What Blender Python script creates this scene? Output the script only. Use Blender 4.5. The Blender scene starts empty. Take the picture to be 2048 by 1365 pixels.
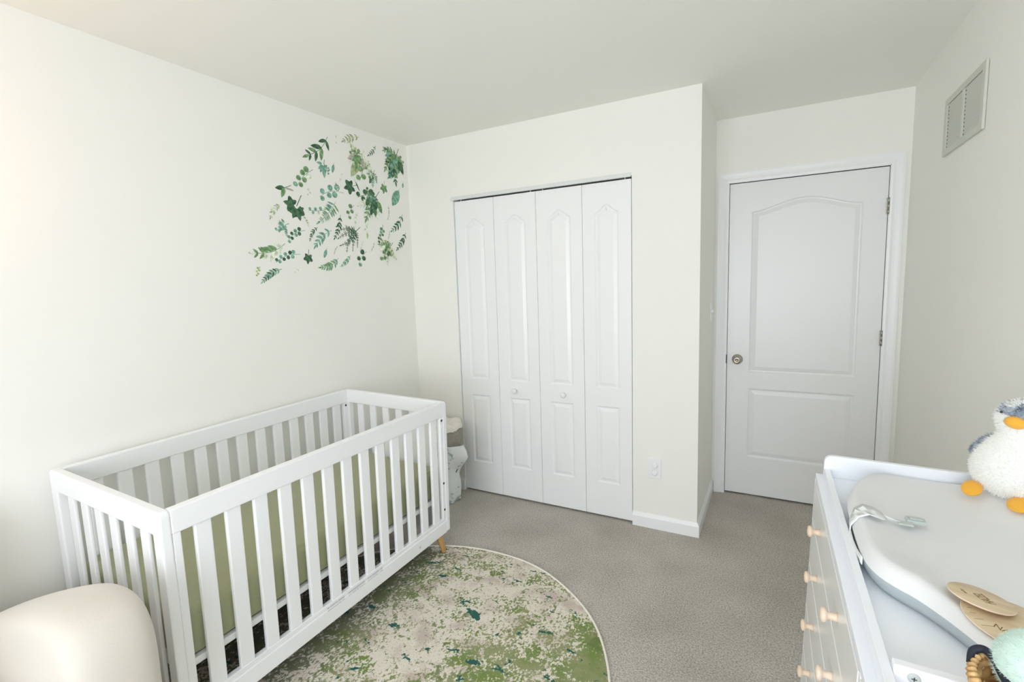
import bpy, bmesh, math, random
from math import pi, sin, cos, radians
from mathutils import Vector, Matrix, Euler

S = bpy.context.scene
COL = S.collection

# ------------------------------------------------------------------ camera
cam_d = bpy.data.cameras.new('camera'); cam = bpy.data.objects.new('camera', cam_d); COL.objects.link(cam)
CR = Vector((0.87938142, 0.47502756, -0.03220443)); CU = Vector((-0.02627696, 0.11595845, 0.99290642)); CF = Vector((-0.47539229, 0.87229723, -0.11445398))
cam.matrix_world = Matrix(((CR.x, CU.x, -CF.x, 2.30436), (CR.y, CU.y, -CF.y, -2.77368), (CR.z, CU.z, -CF.z, 1.45280), (0, 0, 0, 1)))
cam_d.sensor_width = 36.0; cam_d.lens = 971.162 / 2048 * 36.0; cam_d.clip_start = 0.02
S.camera = cam

# ------------------------------------------------------------------ view + world
S.view_settings.view_transform = 'Standard'; S.view_settings.look = 'None'; S.view_settings.gamma = 1.0
S.view_settings.use_curve_mapping = False
S.view_settings.exposure = 0.02
S.cycles.max_bounces = 24; S.cycles.diffuse_bounces = 20; S.cycles.transparent_max_bounces = 12
w = bpy.data.worlds.new('world'); S.world = w; w.use_nodes = True
w.node_tree.nodes['Background'].inputs[0].default_value = (0.75, 0.87, 1.0, 1); w.node_tree.nodes['Background'].inputs[1].default_value = 1.0

# room: x from left wall, y from closet wall (negative towards the camera), z up
H = 2.445; W = 2.937; D = 0.693; WC = 1.946; YB = -4.30; T = 0.12
WX0, WX1, WZ0, WZ1 = 1.15, 2.75, 0.45, 2.10         # window in the back wall

DAY, CEIL, WARM = 104.0, 3.5, 20.0

def area(name, loc, rot, sx, sy, energy, col):
    l = bpy.data.lights.new(name, 'AREA'); l.shape = 'RECTANGLE'; l.size = sx; l.size_y = sy; l.energy = energy; l.color = col
    o = bpy.data.objects.new(name, l); COL.objects.link(o); o.location = loc; o.rotation_euler = rot; return o
# daylight entering through the window behind the camera
area('window_daylight', ((WX0+WX1)/2, YB-0.25, (WZ0+WZ1)/2), (radians(90), 0, 0), 1.9, 1.85, DAY, (0.89, 0.925, 1.0))
# ------------------------------------------------------------------ materials
def mat(name, col, rough=0.6, metal=0.0, spec=0.5, bump=None, noise=None, coat=0, sheen=0):
    m = bpy.data.materials.new(name); m.use_nodes = True; nt = m.node_tree; b = nt.nodes['Principled BSDF']
    b.inputs['Base Color'].default_value = (*col, 1); b.inputs['Roughness'].default_value = rough
    b.inputs['Metallic'].default_value = metal; b.inputs['Specular IOR Level'].default_value = spec
    b.inputs['Coat Weight'].default_value = coat; b.inputs['Sheen Weight'].default_value = sheen
    tc = nt.nodes.new('ShaderNodeTexCoord')
    if noise:       # (scale, amount, second colour, stretch)
        sc, c2, st = noise
        mp = nt.nodes.new('ShaderNodeMapping'); mp.inputs['Scale'].default_value = st
        nt.links.new(tc.outputs['Object'], mp.inputs[0])
        n = nt.nodes.new('ShaderNodeTexNoise'); n.inputs['Scale'].default_value = sc; n.inputs['Detail'].default_value = 4
        nt.links.new(mp.outputs[0], n.inputs['Vector'])
        r = nt.nodes.new('ShaderNodeValToRGB'); r.color_ramp.elements[0].position = .35; r.color_ramp.elements[1].position = .65
        r.color_ramp.elements[0].color = (*col, 1); r.color_ramp.elements[1].color = (*c2, 1)
        nt.links.new(n.outputs[0], r.inputs[0]); nt.links.new(r.outputs[0], b.inputs['Base Color'])
    if bump:
        sc, strg, dist, st = bump
        mp = nt.nodes.new('ShaderNodeMapping'); mp.inputs['Scale'].default_value = st
        nt.links.new(tc.outputs['Object'], mp.inputs[0])
        n = nt.nodes.new('ShaderNodeTexNoise'); n.inputs['Scale'].default_value = sc; n.inputs['Detail'].default_value = 3
        nt.links.new(mp.outputs[0], n.inputs['Vector'])
        bp = nt.nodes.new('ShaderNodeBump'); bp.inputs['Strength'].default_value = strg; bp.inputs['Distance'].default_value = dist
        nt.links.new(n.outputs[0], bp.inputs['Height']); nt.links.new(bp.outputs[0], b.inputs['Normal'])
    return m
U1 = (1, 1, 1)
M = {}
M['wall'] = mat('wall_paint', (0.863, 0.862, 0.828), 0.75, spec=.3, bump=(160, .08, .002, U1))
M['ceil'] = mat('ceiling_paint', (0.855, 0.855, 0.815), 0.85, spec=.2, bump=(120, .1, .002, U1))
M['trim'] = mat('trim_paint', (0.86, 0.875, 0.89), 0.35)
M['door'] = mat('door_paint', (0.80, 0.81, 0.815), 0.33, bump=(14, .10, .002, (9, 9, .7)))
M['bifold'] = mat('bifold_paint', (0.86, 0.875, 0.885), 0.3)
M['crib'] = mat('crib_lacquer', (0.88, 0.895, 0.925), 0.3)
M['white'] = mat('white_laminate', (0.86, 0.89, 0.95), 0.28)
M['drawer'] = mat('grey_drawer_laminate', (0.84, 0.855, 0.86), 0.25)
M['knobwood'] = mat('pale_wood', (0.80, 0.66, 0.53), 0.45, noise=(6, (0.74, 0.58, 0.44), (1, 1, 8)))
M['legwood'] = mat('honey_wood', (0.60, 0.37, 0.15), 0.4, noise=(10, (0.52, 0.30, 0.11), (6, 6, 1)))
M['ply'] = mat('birch_plywood', (0.70, 0.58, 0.40), 0.5, noise=(5, (0.60, 0.46, 0.29), (1, 12, 1)))
M['plyedge'] = mat('plywood_edge', (0.86, 0.70, 0.60), 0.6)
M['burn'] = mat('burnt_engraving', (0.22, 0.12, 0.04), 0.8)
M['nickel'] = mat('satin_nickel', (0.50, 0.47, 0.40), 0.28, metal=1)
M['steel'] = mat('hinge_metal', (0.42, 0.40, 0.35), 0.4, metal=1)
M['dark'] = mat('dark_metal', (0.03, 0.03, 0.03), 0.5)
M['sheet'] = mat('sage_fitted_sheet', (0.35, 0.365, 0.225), 0.9, spec=.2, sheen=.3, bump=(9, .25, .02, (1, 2, 1)))
M['slatwood'] = mat('brown_underboard', (0.12, 0.06, 0.035), 0.6)
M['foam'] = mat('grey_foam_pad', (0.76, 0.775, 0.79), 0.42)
M['foamshaded'] = mat('grey_foam_side_shaded', (0.46, 0.52, 0.54), 0.6)  # same foam, with the shade on the undercut side put into the colour
M['strap'] = mat('grey_strap', (0.80, 0.83, 0.83), 0.6, bump=(60, .2, .002, U1))
M['buckle'] = mat('grey_plastic', (0.52, 0.58, 0.57), 0.3)
M['plush'] = mat('white_plush', (0.88, 0.89, 0.87), 0.95, spec=.1, sheen=.5)
M['orange'] = mat('orange_felt', (0.85, 0.43, 0.04), 0.9, sheen=.3, bump=(60, .3, .003, U1))
M['navy'] = mat('navy_plush', (0.10, 0.14, 0.20), 0.95, noise=(60, (0.40, 0.46, 0.54), U1), sheen=.3)
M['mint'] = mat('mint_wool', (0.55, 0.72, 0.65), 0.95, noise=(40, (0.62, 0.78, 0.71), U1), sheen=.4)
M['wicker'] = mat('wicker_straw', (0.78, 0.54, 0.26), 0.65, noise=(22, (0.55, 0.33, 0.13), (1, 1, 3)))
M['rope'] = mat('black_cord', (0.012, 0.016, 0.03), 0.7)
M['cream'] = mat('cream_boucle', (0.63, 0.595, 0.535), 0.9, spec=.2, sheen=.3, bump=(220, .12, .002, U1))
M['felt'] = mat('grey_felt', (0.36, 0.34, 0.29), 0.95, noise=(60, (0.30, 0.28, 0.24), U1))
M['liner'] = mat('cream_cotton', (0.82, 0.79, 0.72), 0.9)
M['plate'] = mat('white_plastic', (0.85, 0.865, 0.885), 0.3)
M['vent'] = mat('vent_enamel', (0.60, 0.62, 0.56), 0.5)
M['track'] = mat('track_metal', (0.72, 0.75, 0.74), 0.4)
M['shade'] = mat('lamp_shade_cloth', (0.9, 0.82, 0.68), 0.9)
M['print'] = mat('grey_print', (0.56, 0.58, 0.59), 0.7)
M['glow'] = mat('lamp_glass', (1, 1, 1), 0.5)
g = M['glow'].node_tree.nodes['Principled BSDF']; g.inputs['Emission Color'].default_value = (1, .96, .88, 1); g.inputs['Emission Strength'].default_value = CEIL
M['warmglow'] = mat('warm_lamp_globe', (1, .8, .55), 0.5)
g = M['warmglow'].node_tree.nodes['Principled BSDF']; g.inputs['Emission Color'].default_value = (1, .42, .10, 1); g.inputs['Emission Strength'].default_value = WARM
mg = bpy.data.materials.new('window_glass'); mg.use_nodes = True; nt = mg.node_tree; nt.nodes.clear()
o_ = nt.nodes.new('ShaderNodeOutputMaterial'); mx = nt.nodes.new('ShaderNodeMixShader'); tr = nt.nodes.new('ShaderNodeBsdfTransparent'); gl = nt.nodes.new('ShaderNodeBsdfGlossy')
gl.inputs['Roughness'].default_value = 0.02; mx.inputs[0].default_value = .06
nt.links.new(tr.outputs[0], mx.inputs[1]); nt.links.new(gl.outputs[0], mx.inputs[2]); nt.links.new(mx.outputs[0], o_.inputs[0]); M['glass'] = mg

LEAF = {'d': (0.035, 0.095, 0.045), 'g': (0.12, 0.22, 0.10), 't': (0.13, 0.27, 0.21), 'p': (0.47, 0.54, 0.42), 'b': (0.30, 0.28, 0.24), 'o': (0.27, 0.32, 0.17), 'l': (0.28, 0.38, 0.12)}
for k, c in LEAF.items():
    M['leaf_'+k] = mat('leaf_print_'+k, c, 0.7, spec=.2, noise=(55, tuple(min(1, v*1.9+.04) for v in c), U1))

def spotted(name, base, spots, scale, thr, rough=.9):
    """cotton or wool with irregular printed blotches: spots = [(colour, scale, threshold, stretch)]"""
    m = bpy.data.materials.new(name); m.use_nodes = True; nt = m.node_tree; b = nt.nodes['Principled BSDF']; b.inputs['Roughness'].default_value = rough
    b.inputs['Specular IOR Level'].default_value = .2
    tc = nt.nodes.new('ShaderNodeTexCoord'); prev = None
    for i, (c, sc, th, st) in enumerate(spots):
        mp = nt.nodes.new('ShaderNodeMapping'); mp.inputs['Scale'].default_value = st; mp.inputs['Location'].default_value = (i*3.1, i*1.7, i*5.3)
        nt.links.new(tc.outputs['Object'], mp.inputs[0])
        n = nt.nodes.new('ShaderNodeTexNoise'); n.inputs['Scale'].default_value = sc; n.inputs['Detail'].default_value = 3
        nt.links.new(mp.outputs[0], n.inputs['Vector'])
        r = nt.nodes.new('ShaderNodeMapRange'); r.inputs['From Min'].default_value = th; r.inputs['From Max'].default_value = th+.04
        nt.links.new(n.outputs[0], r.inputs['Value'])
        x = nt.nodes.new('ShaderNodeMix'); x.data_type = 'RGBA'
        nt.links.new(r.outputs[0], x.inputs['Factor'])
        if prev: nt.links.new(prev, x.inputs['A'])
        else: x.inputs['A'].default_value = (*base, 1)
        x.inputs['B'].default_value = (*c, 1); prev = x.outputs['Result']
    nt.links.new(prev, b.inputs['Base Color']); return m
M['leafy'] = spotted('leaf_print_muslin', (0.80, 0.84, 0.84), [((0.42, 0.50, 0.50), 16, .60, (1, 1, 1.6)), ((0.10, 0.12, 0.13), 22, .68, (1, 1, .6)), ((0.16, 0.33, 0.29), 11, .66, U1)], 0, 0)
M['bw'] = spotted('black_white_print', (0.70, 0.68, 0.62), [((0.03, 0.03, 0.03), 34, .50, U1)], 0, 0)

def carpet():
    m = bpy.data.materials.new('taupe_carpet'); m.use_nodes = True; nt = m.node_tree; b = nt.nodes['Principled BSDF']; b.inputs['Roughness'].default_value = 1; b.inputs['Specular IOR Level'].default_value = .1
    tc = nt.nodes.new('ShaderNodeTexCoord')
    def nz(sc, det):
        n = nt.nodes.new('ShaderNodeTexNoise'); n.inputs['Scale'].default_value = sc; n.inputs['Detail'].default_value = det; nt.links.new(tc.outputs['Object'], n.inputs['Vector']); return n.outputs[0]
    a = nz(3.2, 5); f = nz(150, 4)
    r = nt.nodes.new('ShaderNodeValToRGB'); e = r.color_ramp.elements; e[0].position = .3; e[0].color = (.46, .43, .385, 1); e[1].position = .7; e[1].color = (.57, .54, .49, 1)
    nt.links.new(a, r.inputs[0])
    r2 = nt.nodes.new('ShaderNodeMapRange'); r2.inputs['From Min'].default_value = .3; r2.inputs['From Max'].default_value = .7; r2.inputs['To Min'].default_value = .62; r2.inputs['To Max'].default_value = 1.32
    nt.links.new(f, r2.inputs['Value'])
    mx = nt.nodes.new('ShaderNodeVectorMath'); mx.operation = 'SCALE'
    nt.links.new(r.outputs[0], mx.inputs[0]); nt.links.new(r2.outputs[0], mx.inputs['Scale']); nt.links.new(mx.outputs[0], b.inputs['Base Color'])
    bp = nt.nodes.new('ShaderNodeBump'); bp.inputs['Strength'].default_value = .7; bp.inputs['Distance'].default_value = .012
    nt.links.new(f, bp.inputs['Height']); nt.links.new(bp.outputs[0], b.inputs['Normal']); return m
M['carpet'] = carpet()

def rugmat():
    m = bpy.data.materials.new('mottled_green_rug'); m.use_nodes = True; nt = m.node_tree; b = nt.nodes['Principled BSDF']; b.inputs['Roughness'].default_value = .95; b.inputs['Specular IOR Level'].default_value = .15
    L = nt.links.new; tc = nt.nodes.new('ShaderNodeTexCoord')
    def nz(sc, det, st=U1, off=(0, 0, 0), rot=0, rough=.55, dist=0):
        mp = nt.nodes.new('ShaderNodeMapping'); mp.inputs['Scale'].default_value = st; mp.inputs['Location'].default_value = off; mp.inputs['Rotation'].default_value = (0, 0, rot)
        L(tc.outputs['Object'], mp.inputs[0]); n = nt.nodes.new('ShaderNodeTexNoise'); n.inputs['Scale'].default_value = sc; n.inputs['Detail'].default_value = det
        n.inputs['Roughness'].default_value = rough; n.inputs['Distortion'].default_value = dist; L(mp.outputs[0], n.inputs['Vector']); return n.outputs[0]
    def rng(v, a, c, lo=0, hi=1):
        r = nt.nodes.new('ShaderNodeMapRange'); r.inputs['From Min'].default_value = a; r.inputs['From Max'].default_value = c; r.inputs['To Min'].default_value = lo; r.inputs['To Max'].default_value = hi; L(v, r.inputs['Value']); return r.outputs[0]
    def mth(op, a, c):
        x = nt.nodes.new('ShaderNodeMath'); x.operation = op
        for i, v in enumerate((a, c)):
            if isinstance(v, (int, float)): x.inputs[i].default_value = v
            else: L(v, x.inputs[i])
        return x.outputs[0]
    def mix(f, A, B):
        x = nt.nodes.new('ShaderNodeMix'); x.data_type = 'RGBA'; L(f, x.inputs['Factor'])
        for nm, v in (('A', A), ('B', B)):
            if isinstance(v, tuple): x.inputs[nm].default_value = (*v, 1)
            else: L(v, x.inputs[nm])
        return x.outputs['Result']
    sp = nt.nodes.new('ShaderNodeSeparateXYZ'); L(tc.outputs['Object'], sp.inputs[0])
    big = nz(3.2, 3, off=(3.3, 1.2, 0), dist=.4)
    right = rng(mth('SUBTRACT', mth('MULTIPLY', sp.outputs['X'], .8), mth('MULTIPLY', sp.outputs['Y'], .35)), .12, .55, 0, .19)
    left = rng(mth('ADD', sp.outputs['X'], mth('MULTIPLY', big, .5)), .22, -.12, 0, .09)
    fine = nz(95, 3, rough=.6, off=(1, 7, 0), dist=.5, st=(1, .75, 1), rot=.5)
    mid = nz(17, 4, off=(5, 2, 0), rough=.62, dist=.7)
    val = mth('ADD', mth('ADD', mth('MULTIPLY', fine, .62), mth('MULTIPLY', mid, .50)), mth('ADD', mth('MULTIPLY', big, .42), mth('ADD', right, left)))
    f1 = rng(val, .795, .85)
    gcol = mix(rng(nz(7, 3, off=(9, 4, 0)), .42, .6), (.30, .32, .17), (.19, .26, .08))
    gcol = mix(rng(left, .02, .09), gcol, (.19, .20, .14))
    cream = mix(rng(nz(9, 4, off=(2, 8, 0)), .48, .66), (.75, .70, .61), (.58, .49, .44))
    col = mix(f1, cream, gcol)
    patch = rng(mth('ADD', nz(9, 5, off=(7.7, .4, 0), rough=.65, dist=.4), mth('MULTIPLY', fine, .25)), .735, .76, 0, .85)
    col = mix(patch, col, (.16, .21, .07))
    brown = rng(nz(120, 2, off=(6, 6, 0)), .60, .66, 0, .45)
    col = mix(brown, col, (.20, .18, .12))
    teal = rng(mth('ADD', nz(7.5, 4, st=(1, 1.9, 1), off=(1.3, 3.6, 0), rot=.75, dist=.4, rough=.6), mth('MULTIPLY', fine, .16)), .705, .725)
    col = mix(teal, col, (.035, .125, .10))
    L(col, b.inputs['Base Color'])
    bp = nt.nodes.new('ShaderNodeBump'); bp.inputs['Strength'].default_value = .5; bp.inputs['Distance'].default_value = .004; L(nz(300, 2), bp.inputs['Height']); L(bp.outputs[0], b.inputs['Normal'])
    return m
M['rug'] = rugmat()

# ------------------------------------------------------------------ helpers
def tag(o, label=None, cat=None, group=None, kind=None):
    if label: o['label'] = label
    if cat: o['category'] = cat
    if group: o['group'] = group
    if kind: o['kind'] = kind
    return o
def empty(name, loc=(0, 0, 0), rot=(0, 0, 0)):
    o = bpy.data.objects.new(name, None); COL.objects.link(o); o.location = loc; o.rotation_euler = rot; o.empty_display_size = .05; return o
def bev(o, w, seg=2, ang=40):
    m = o.modifiers.new('bevel', 'BEVEL'); m.width = w; m.segments = seg; m.limit_method = 'ANGLE'; m.angle_limit = radians(ang); m.harden_normals = False; return o
def sub(o, n=1):
    m = o.modifiers.new('subdivision', 'SUBSURF'); m.levels = n; m.render_levels = n; return o
def smooth(o):
    for p in o.data.polygons: p.use_smooth = True
    return o

class MB:
    def __init__(s): s.v = []; s.f = []; s.mi = []; s.sm = []
    def add(s, vs, fs, mi=0, sm=False):
        n = len(s.v); s.v += [tuple(v) for v in vs]; s.f += [tuple(n+i for i in f) for f in fs]; s.mi += [mi]*len(fs); s.sm += [sm]*len(fs)
    def box(s, x0, x1, y0, y1, z0, z1, mi=0):
        s.add([(x0,y0,z0),(x1,y0,z0),(x1,y1,z0),(x0,y1,z0),(x0,y0,z1),(x1,y0,z1),(x1,y1,z1),(x0,y1,z1)],
              [(0,3,2,1),(4,5,6,7),(0,1,5,4),(1,2,6,5),(2,3,7,6),(3,0,4,7)], mi); return s
    def lathe(s, prof, origin=(0,0,0), axis=(0,0,1), seg=24, mi=0, sm=True):
        """prof = [(radius, height)...] along axis"""
        a = Vector(axis).normalized(); u = a.orthogonal().normalized(); v = a.cross(u); o = Vector(origin); vs = []; fs = []
        for r, h in prof:
            for k in range(seg):
                t = 2*pi*k/seg; vs.append(o + a*h + (u*cos(t)+v*sin(t))*max(r, 1e-5))
        for i in range(len(prof)-1):
            for k in range(seg):
                k2 = (k+1) % seg; fs.append((i*seg+k, i*seg+k2, (i+1)*seg+k2, (i+1)*seg+k))
        fs.append(tuple(reversed(range(seg)))); fs.append(tuple((len(prof)-1)*seg+k for k in range(seg)))
        s.add(vs, fs, mi, sm); return s
    def tube(s, pts, r, seg=8, mi=0, sm=True):
        pts = [Vector(p) for p in pts]; vs = []; fs = []; n = len(pts); u = None
        for i, p in enumerate(pts):
            d = (pts[min(i+1, n-1)] - pts[max(i-1, 0)]).normalized()
            u = d.orthogonal().normalized() if u is None else (u - d*u.dot(d)).normalized()
            v = d.cross(u); rr = r[i] if isinstance(r, (list, tuple)) else r
            for k in range(seg):
                t = 2*pi*k/seg; vs.append(p + (u*cos(t)+v*sin(t))*rr)
        for i in range(n-1):
            for k in range(seg):
                k2 = (k+1) % seg; fs.append((i*seg+k, i*seg+k2, (i+1)*seg+k2, (i+1)*seg+k))
        fs.append(tuple(reversed(range(seg)))); fs.append(tuple((n-1)*seg+k for k in range(seg)))
        s.add(vs, fs, mi, sm); return s
    def ribbon(s, pts, wdir, w, th, mi=0):
        """flat strap of width w (along wdir) and thickness th following pts"""
        pts = [Vector(p) for p in pts]; wd = Vector(wdir).normalized(); vs = []; fs = []; n = len(pts)
        for i, p in enumerate(pts):
            d = (pts[min(i+1, n-1)] - pts[max(i-1, 0)]).normalized(); nn = d.cross(wd).normalized(); ww = nn.cross(d).normalized()
            ws = w[i] if isinstance(w, (list, tuple)) else w
            for a, b in ((-1,-1),(1,-1),(1,1),(-1,1)): vs.append(p + ww*(a*ws/2) + nn*(b*th/2))
        for i in range(n-1):
            for k in range(4):
                k2 = (k+1) % 4; fs.append((i*4+k, i*4+k2, (i+1)*4+k2, (i+1)*4+k))
        fs.append((3,2,1,0)); fs.append(tuple((n-1)*4+k for k in range(4)))
        s.add(vs, fs, mi, True); return s
    def prism(s, poly, frame, d0, d1, mi=0):
        """poly: 2-D outline; frame(a, b, d) -> xyz"""
        n = len(poly); s.add([frame(a, b, d0) for a, b in poly] + [frame(a, b, d1) for a, b in poly],
            [tuple(range(n)), tuple(reversed(range(n, 2*n)))] + [(i, i+n, (i+1) % n + n, (i+1) % n) for i in range(n)], mi); return s
    def build(s, name, m, parent=None, fix=True):
        me = bpy.data.meshes.new(name); me.from_pydata(s.v, [], s.f)
        ms = m if isinstance(m, (list, tuple)) else [m]
        for x in ms: me.materials.append(M[x] if isinstance(x, str) else x)
        for p, i, q in zip(me.polygons, s.mi, s.sm): p.material_index = i; p.use_smooth = q
        if fix:
            b = bmesh.new(); b.from_mesh(me); bmesh.ops.recalc_face_normals(b, faces=b.faces); b.to_mesh(me); b.free()
        o = bpy.data.objects.new(name, me); COL.objects.link(o)
        if parent: o.parent = parent
        return o
def box(name, x0, x1, y0, y1, z0, z1, m, parent=None, b=0, seg=2):
    o = MB().box(x0, x1, y0, y1, z0, z1).build(name, m, parent)
    if b: bev(o, b, seg)
    return o
def struct(o): o['kind'] = 'structure'; return o

# ------------------------------------------------------------------ room shell
struct(box('floor', -T, W+T, YB-T, D+T, -.1, 0, 'carpet'))
struct(box('ceiling', -T, W+T, YB-T, D+T, H, H+.1, 'ceil'))
struct(box('wall_left', -T, 0, YB-T, D+T, 0, H, 'wall'))
struct(box('wall_right', W, W+T, YB-T, D+T, 0, H, 'wall'))
DX0, DX1, DZ = 2.031, 2.844, 2.047              # bedroom door opening
b = MB(); b.box(WC, DX0-.004, D, D+T, 0, H); b.box(DX1+.004, W, D, D+T, 0, H); b.box(DX0-.004, DX1+.004, D, D+T, DZ, H); b.box(DX0-.1, DX1+.1, D+T-.01, D+T, 0, H)
struct(b.build('wall_back', 'wall'))
OX0, OX1, OZ = 0.374, 1.583, 2.040              # closet opening
b = MB(); b.box(0, OX0, 0, .1, 0, H); b.box(OX1, WC, 0, .1, 0, H); b.box(OX0, OX1, 0, .1, OZ, H); b.box(WC-.1, WC, .1, D+T, 0, H); b.box(0, WC-.1, D, D+T, 0, H)
struct(b.build('wall_closet', 'wall'))
b = MB(); b.box(0, WX0, YB-T, YB, 0, H); b.box(WX1, W, YB-T, YB, 0, H); b.box(WX0, WX1, YB-T, YB, 0, WZ0); b.box(WX0, WX1, YB-T, YB, WZ1, H)
struct(b.build('wall_window_side', 'wall'))
# window behind the camera
win = struct(MB().box(WX0, WX1, YB-.09, YB-.03, WZ0, WZ0+.05).box(WX0, WX1, YB-.09, YB-.03, WZ1-.05, WZ1).box(WX0, WX0+.05, YB-.09, YB-.03, WZ0, WZ1).box(WX1-.05, WX1, YB-.09, YB-.03, WZ0, WZ1).box(WX0, WX1, YB-.08, YB-.04, 1.43, 1.47).build('window_1', 'trim'))
MB().box(WX0+.04, WX1-.04, YB-.063, YB-.059, WZ0+.04, WZ1-.04).build('pane', 'glass', win)
box('sill', WX0-.05, WX1+.05, YB-.02, YB+.06, WZ0-.03, WZ0, 'trim', win, .004)

def profile_run(name, pts, outward, h=.083, th=.013):
    """baseboard along pts (x, y) with an eased top edge; outward = list of normals per segment handled as mitred offset"""
    prof = [(0, 0), (th, 0), (th, h-.020), (th*.62, h-.010), (th*.38, h-.003), (th*.25, h), (0, h)]
    n = len(pts); vs = []; offs = []
    for i, p in enumerate(pts):
        if i == 0: o = Vector(outward[0])
        elif i == n-1: o = Vector(outward[-1])
        else: o = Vector(outward[i-1]) + Vector(outward[i])
        offs.append(o)
    for p, o in zip(pts, offs):
        for d, z in prof: vs.append((p[0]+o.x*d, p[1]+o.y*d, z))
    m = len(prof); fs = [(i*m+k, i*m+(k+1) % m, (i+1)*m+(k+1) % m, (i+1)*m+k) for i in range(n-1) for k in range(m)]
    fs += [tuple(range(m)), tuple((n-1)*m+k for k in range(m))]
    b = MB(); b.add(vs, fs); return struct(b.build(name, 'trim'))
profile_run('baseboard_closet', [(OX1, 0), (WC, 0), (WC, D-.001)], [(0, -1), (1, 0)])
profile_run('baseboard_corner', [(.0135, 0), (OX0, 0)], [(0, -1)])
profile_run('baseboard_left', [(0, YB), (0, 0)], [(1, 0)])
profile_run('baseboard_right', [(W, YB), (W, D)], [(-1, 0)])

# door casing: stepped profile on three sides
def casing(name, x0, x1, zt, y, cw=.062):
    prof = [(0, 0), (0, .011), (.010, .013), (.022, .010), (.034, .014), (.050, .018), (cw, .018), (cw, 0)]
    vs = []; m = len(prof)
    for cx, cz, dx, dz in ((x0, 0, -1, 0), (x0, zt, -1, 1), (x1, zt, 1, 1), (x1, 0, 1, 0)):
        for a, d in prof: vs.append((cx+dx*a, y-d, cz+dz*a))
    fs = [(i*m+k, i*m+(k+1) % m, (i+1)*m+(k+1) % m, (i+1)*m+k) for i in range(3) for k in range(m)] + [tuple(range(m)), tuple(3*m+k for k in range(m))]
    b = MB(); b.add(vs, fs); return struct(b.build(name, 'trim'))
casing('trim_1', DX0-.006, DX1+.006, DZ+.004, D)
jm = MB(); jm.box(DX0-.02, DX0-.003, D-.006, D+.1, 0, DZ+.02).box(DX1+.003, DX1+.02, D-.006, D+.1, 0, DZ+.02).box(DX0-.02, DX1+.02, D-.006, D+.1, DZ, DZ+.02)
struct(jm.build('trim_2', 'trim'))

# ------------------------------------------------------------------ moulded doors
def inset(poly, d):
    n = len(poly); out = []
    for i in range(n):
        p0 = Vector(poly[i-1]); p = Vector(poly[i]); p1 = Vector(poly[(i+1) % n])
        a = (p-p0).normalized(); c = (p1-p).normalized(); na = Vector((-a.y, a.x)); nc = Vector((-c.y, c.x))
        m = (na+nc); m = m / max(.3, (m.dot(na)))
        out.append(tuple(p + m*d))
    return out
def moulded_leaf(name, x0, x1, z0, z1, y, th, panels, prof, m, parent=None):
    """slab whose front face (at y) carries pressed raised panels; prof = [(inset, depth)]"""
    bm = bmesh.new()
    def ring(poly, d): return [bm.verts.new((a, y+d, c)) for a, c in poly]
    outer = ring([(x0, z0), (x1, z0), (x1, z1), (x0, z1)], 0)
    edges = [bm.edges.new((outer[i], outer[(i+1) % 4])) for i in range(4)]
    for poly in panels:
        r0 = ring(poly, 0); n = len(poly)
        edges += [bm.edges.new((r0[i], r0[(i+1) % n])) for i in range(n)]
        prev = r0
        for ins, dep in prof:
            r = ring(inset(poly, ins), dep)
            for i in range(n):
                f = bm.faces.new((prev[i], prev[(i+1) % n], r[(i+1) % n], r[i])); f.smooth = False
            prev = r
        bm.faces.new(prev)
    bmesh.ops.triangle_fill(bm, use_beauty=True, use_dissolve=False, edges=edges)
    # back and sides
    ob = [bm.verts.new((a, y+th, c)) for a, c in [(x0, z0), (x1, z0), (x1, z1), (x0, z1)]]
    bm.faces.new(ob)
    for i in range(4): bm.faces.new((outer[i], outer[(i+1) % 4], ob[(i+1) % 4], ob[i]))
    bmesh.ops.recalc_face_normals(bm, faces=bm.faces)
    me = bpy.data.meshes.new(name); bm.to_mesh(me); bm.free(); me.materials.append(M[m])
    o = bpy.data.objects.new(name, me); COL.objects.link(o)
    if parent: o.parent = parent
    return o
PROF = [(.003, .002), (.008, .0065), (.014, .0075), (.018, .006), (.034, .0015), (.038, .0005)]
# bedroom door: eyebrow-arched upper panel, square lower panel
ux0, ux1 = 2.160, 2.733
arch = [(ux0, .838), (ux1, .838), (ux1, 1.862)] 
for k in range(1, 24):
    t = 1-k/24; arch.append((ux0+(ux1-ux0)*t, 1.862 + .064*(.5-.5*cos(2*pi*t))**.85))
arch.append((ux0, 1.862))
lowp = [(ux0, .268), (ux1, .268), (ux1, .732), (ux0, .732)]
door = struct(moulded_leaf('door_1', DX0, DX1, .012, DZ-.004, D+.004, .035, [arch, lowp], PROF, 'door'))
kn = MB().lathe([(.0325, 0), (.033, .004), (.030, .008), (.014, .010), (.012, .022), (.018, .030), (.026, .037), (.0275, .046), (.025, .054), (.016, .058), (.009, .0585), (.008, .055), (.0001, .055)], (2.093, D+.004, .922), (0, -1, 0), 32)
tag(kn.build('door_knob', 'nickel', door), 'satin nickel round knob with keyhole')
box('strike_plate', DX0-.014, DX0-.0012, D-.0075, D-.001, .893, .951, 'dark', door, .001)
for hz in (1.826, 1.079, .300):
    h = MB().box(DX1-.006, DX1+.009, D-.006, D+.004, hz-.045, hz+.045)
    for q in range(3): h.lathe([(.006, 0), (.006, .028)], (DX1+.002, D-.008, hz-.044+q*.030), (0, 0, 1), 12)
    h.build('hinge', 'steel', door)

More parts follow.
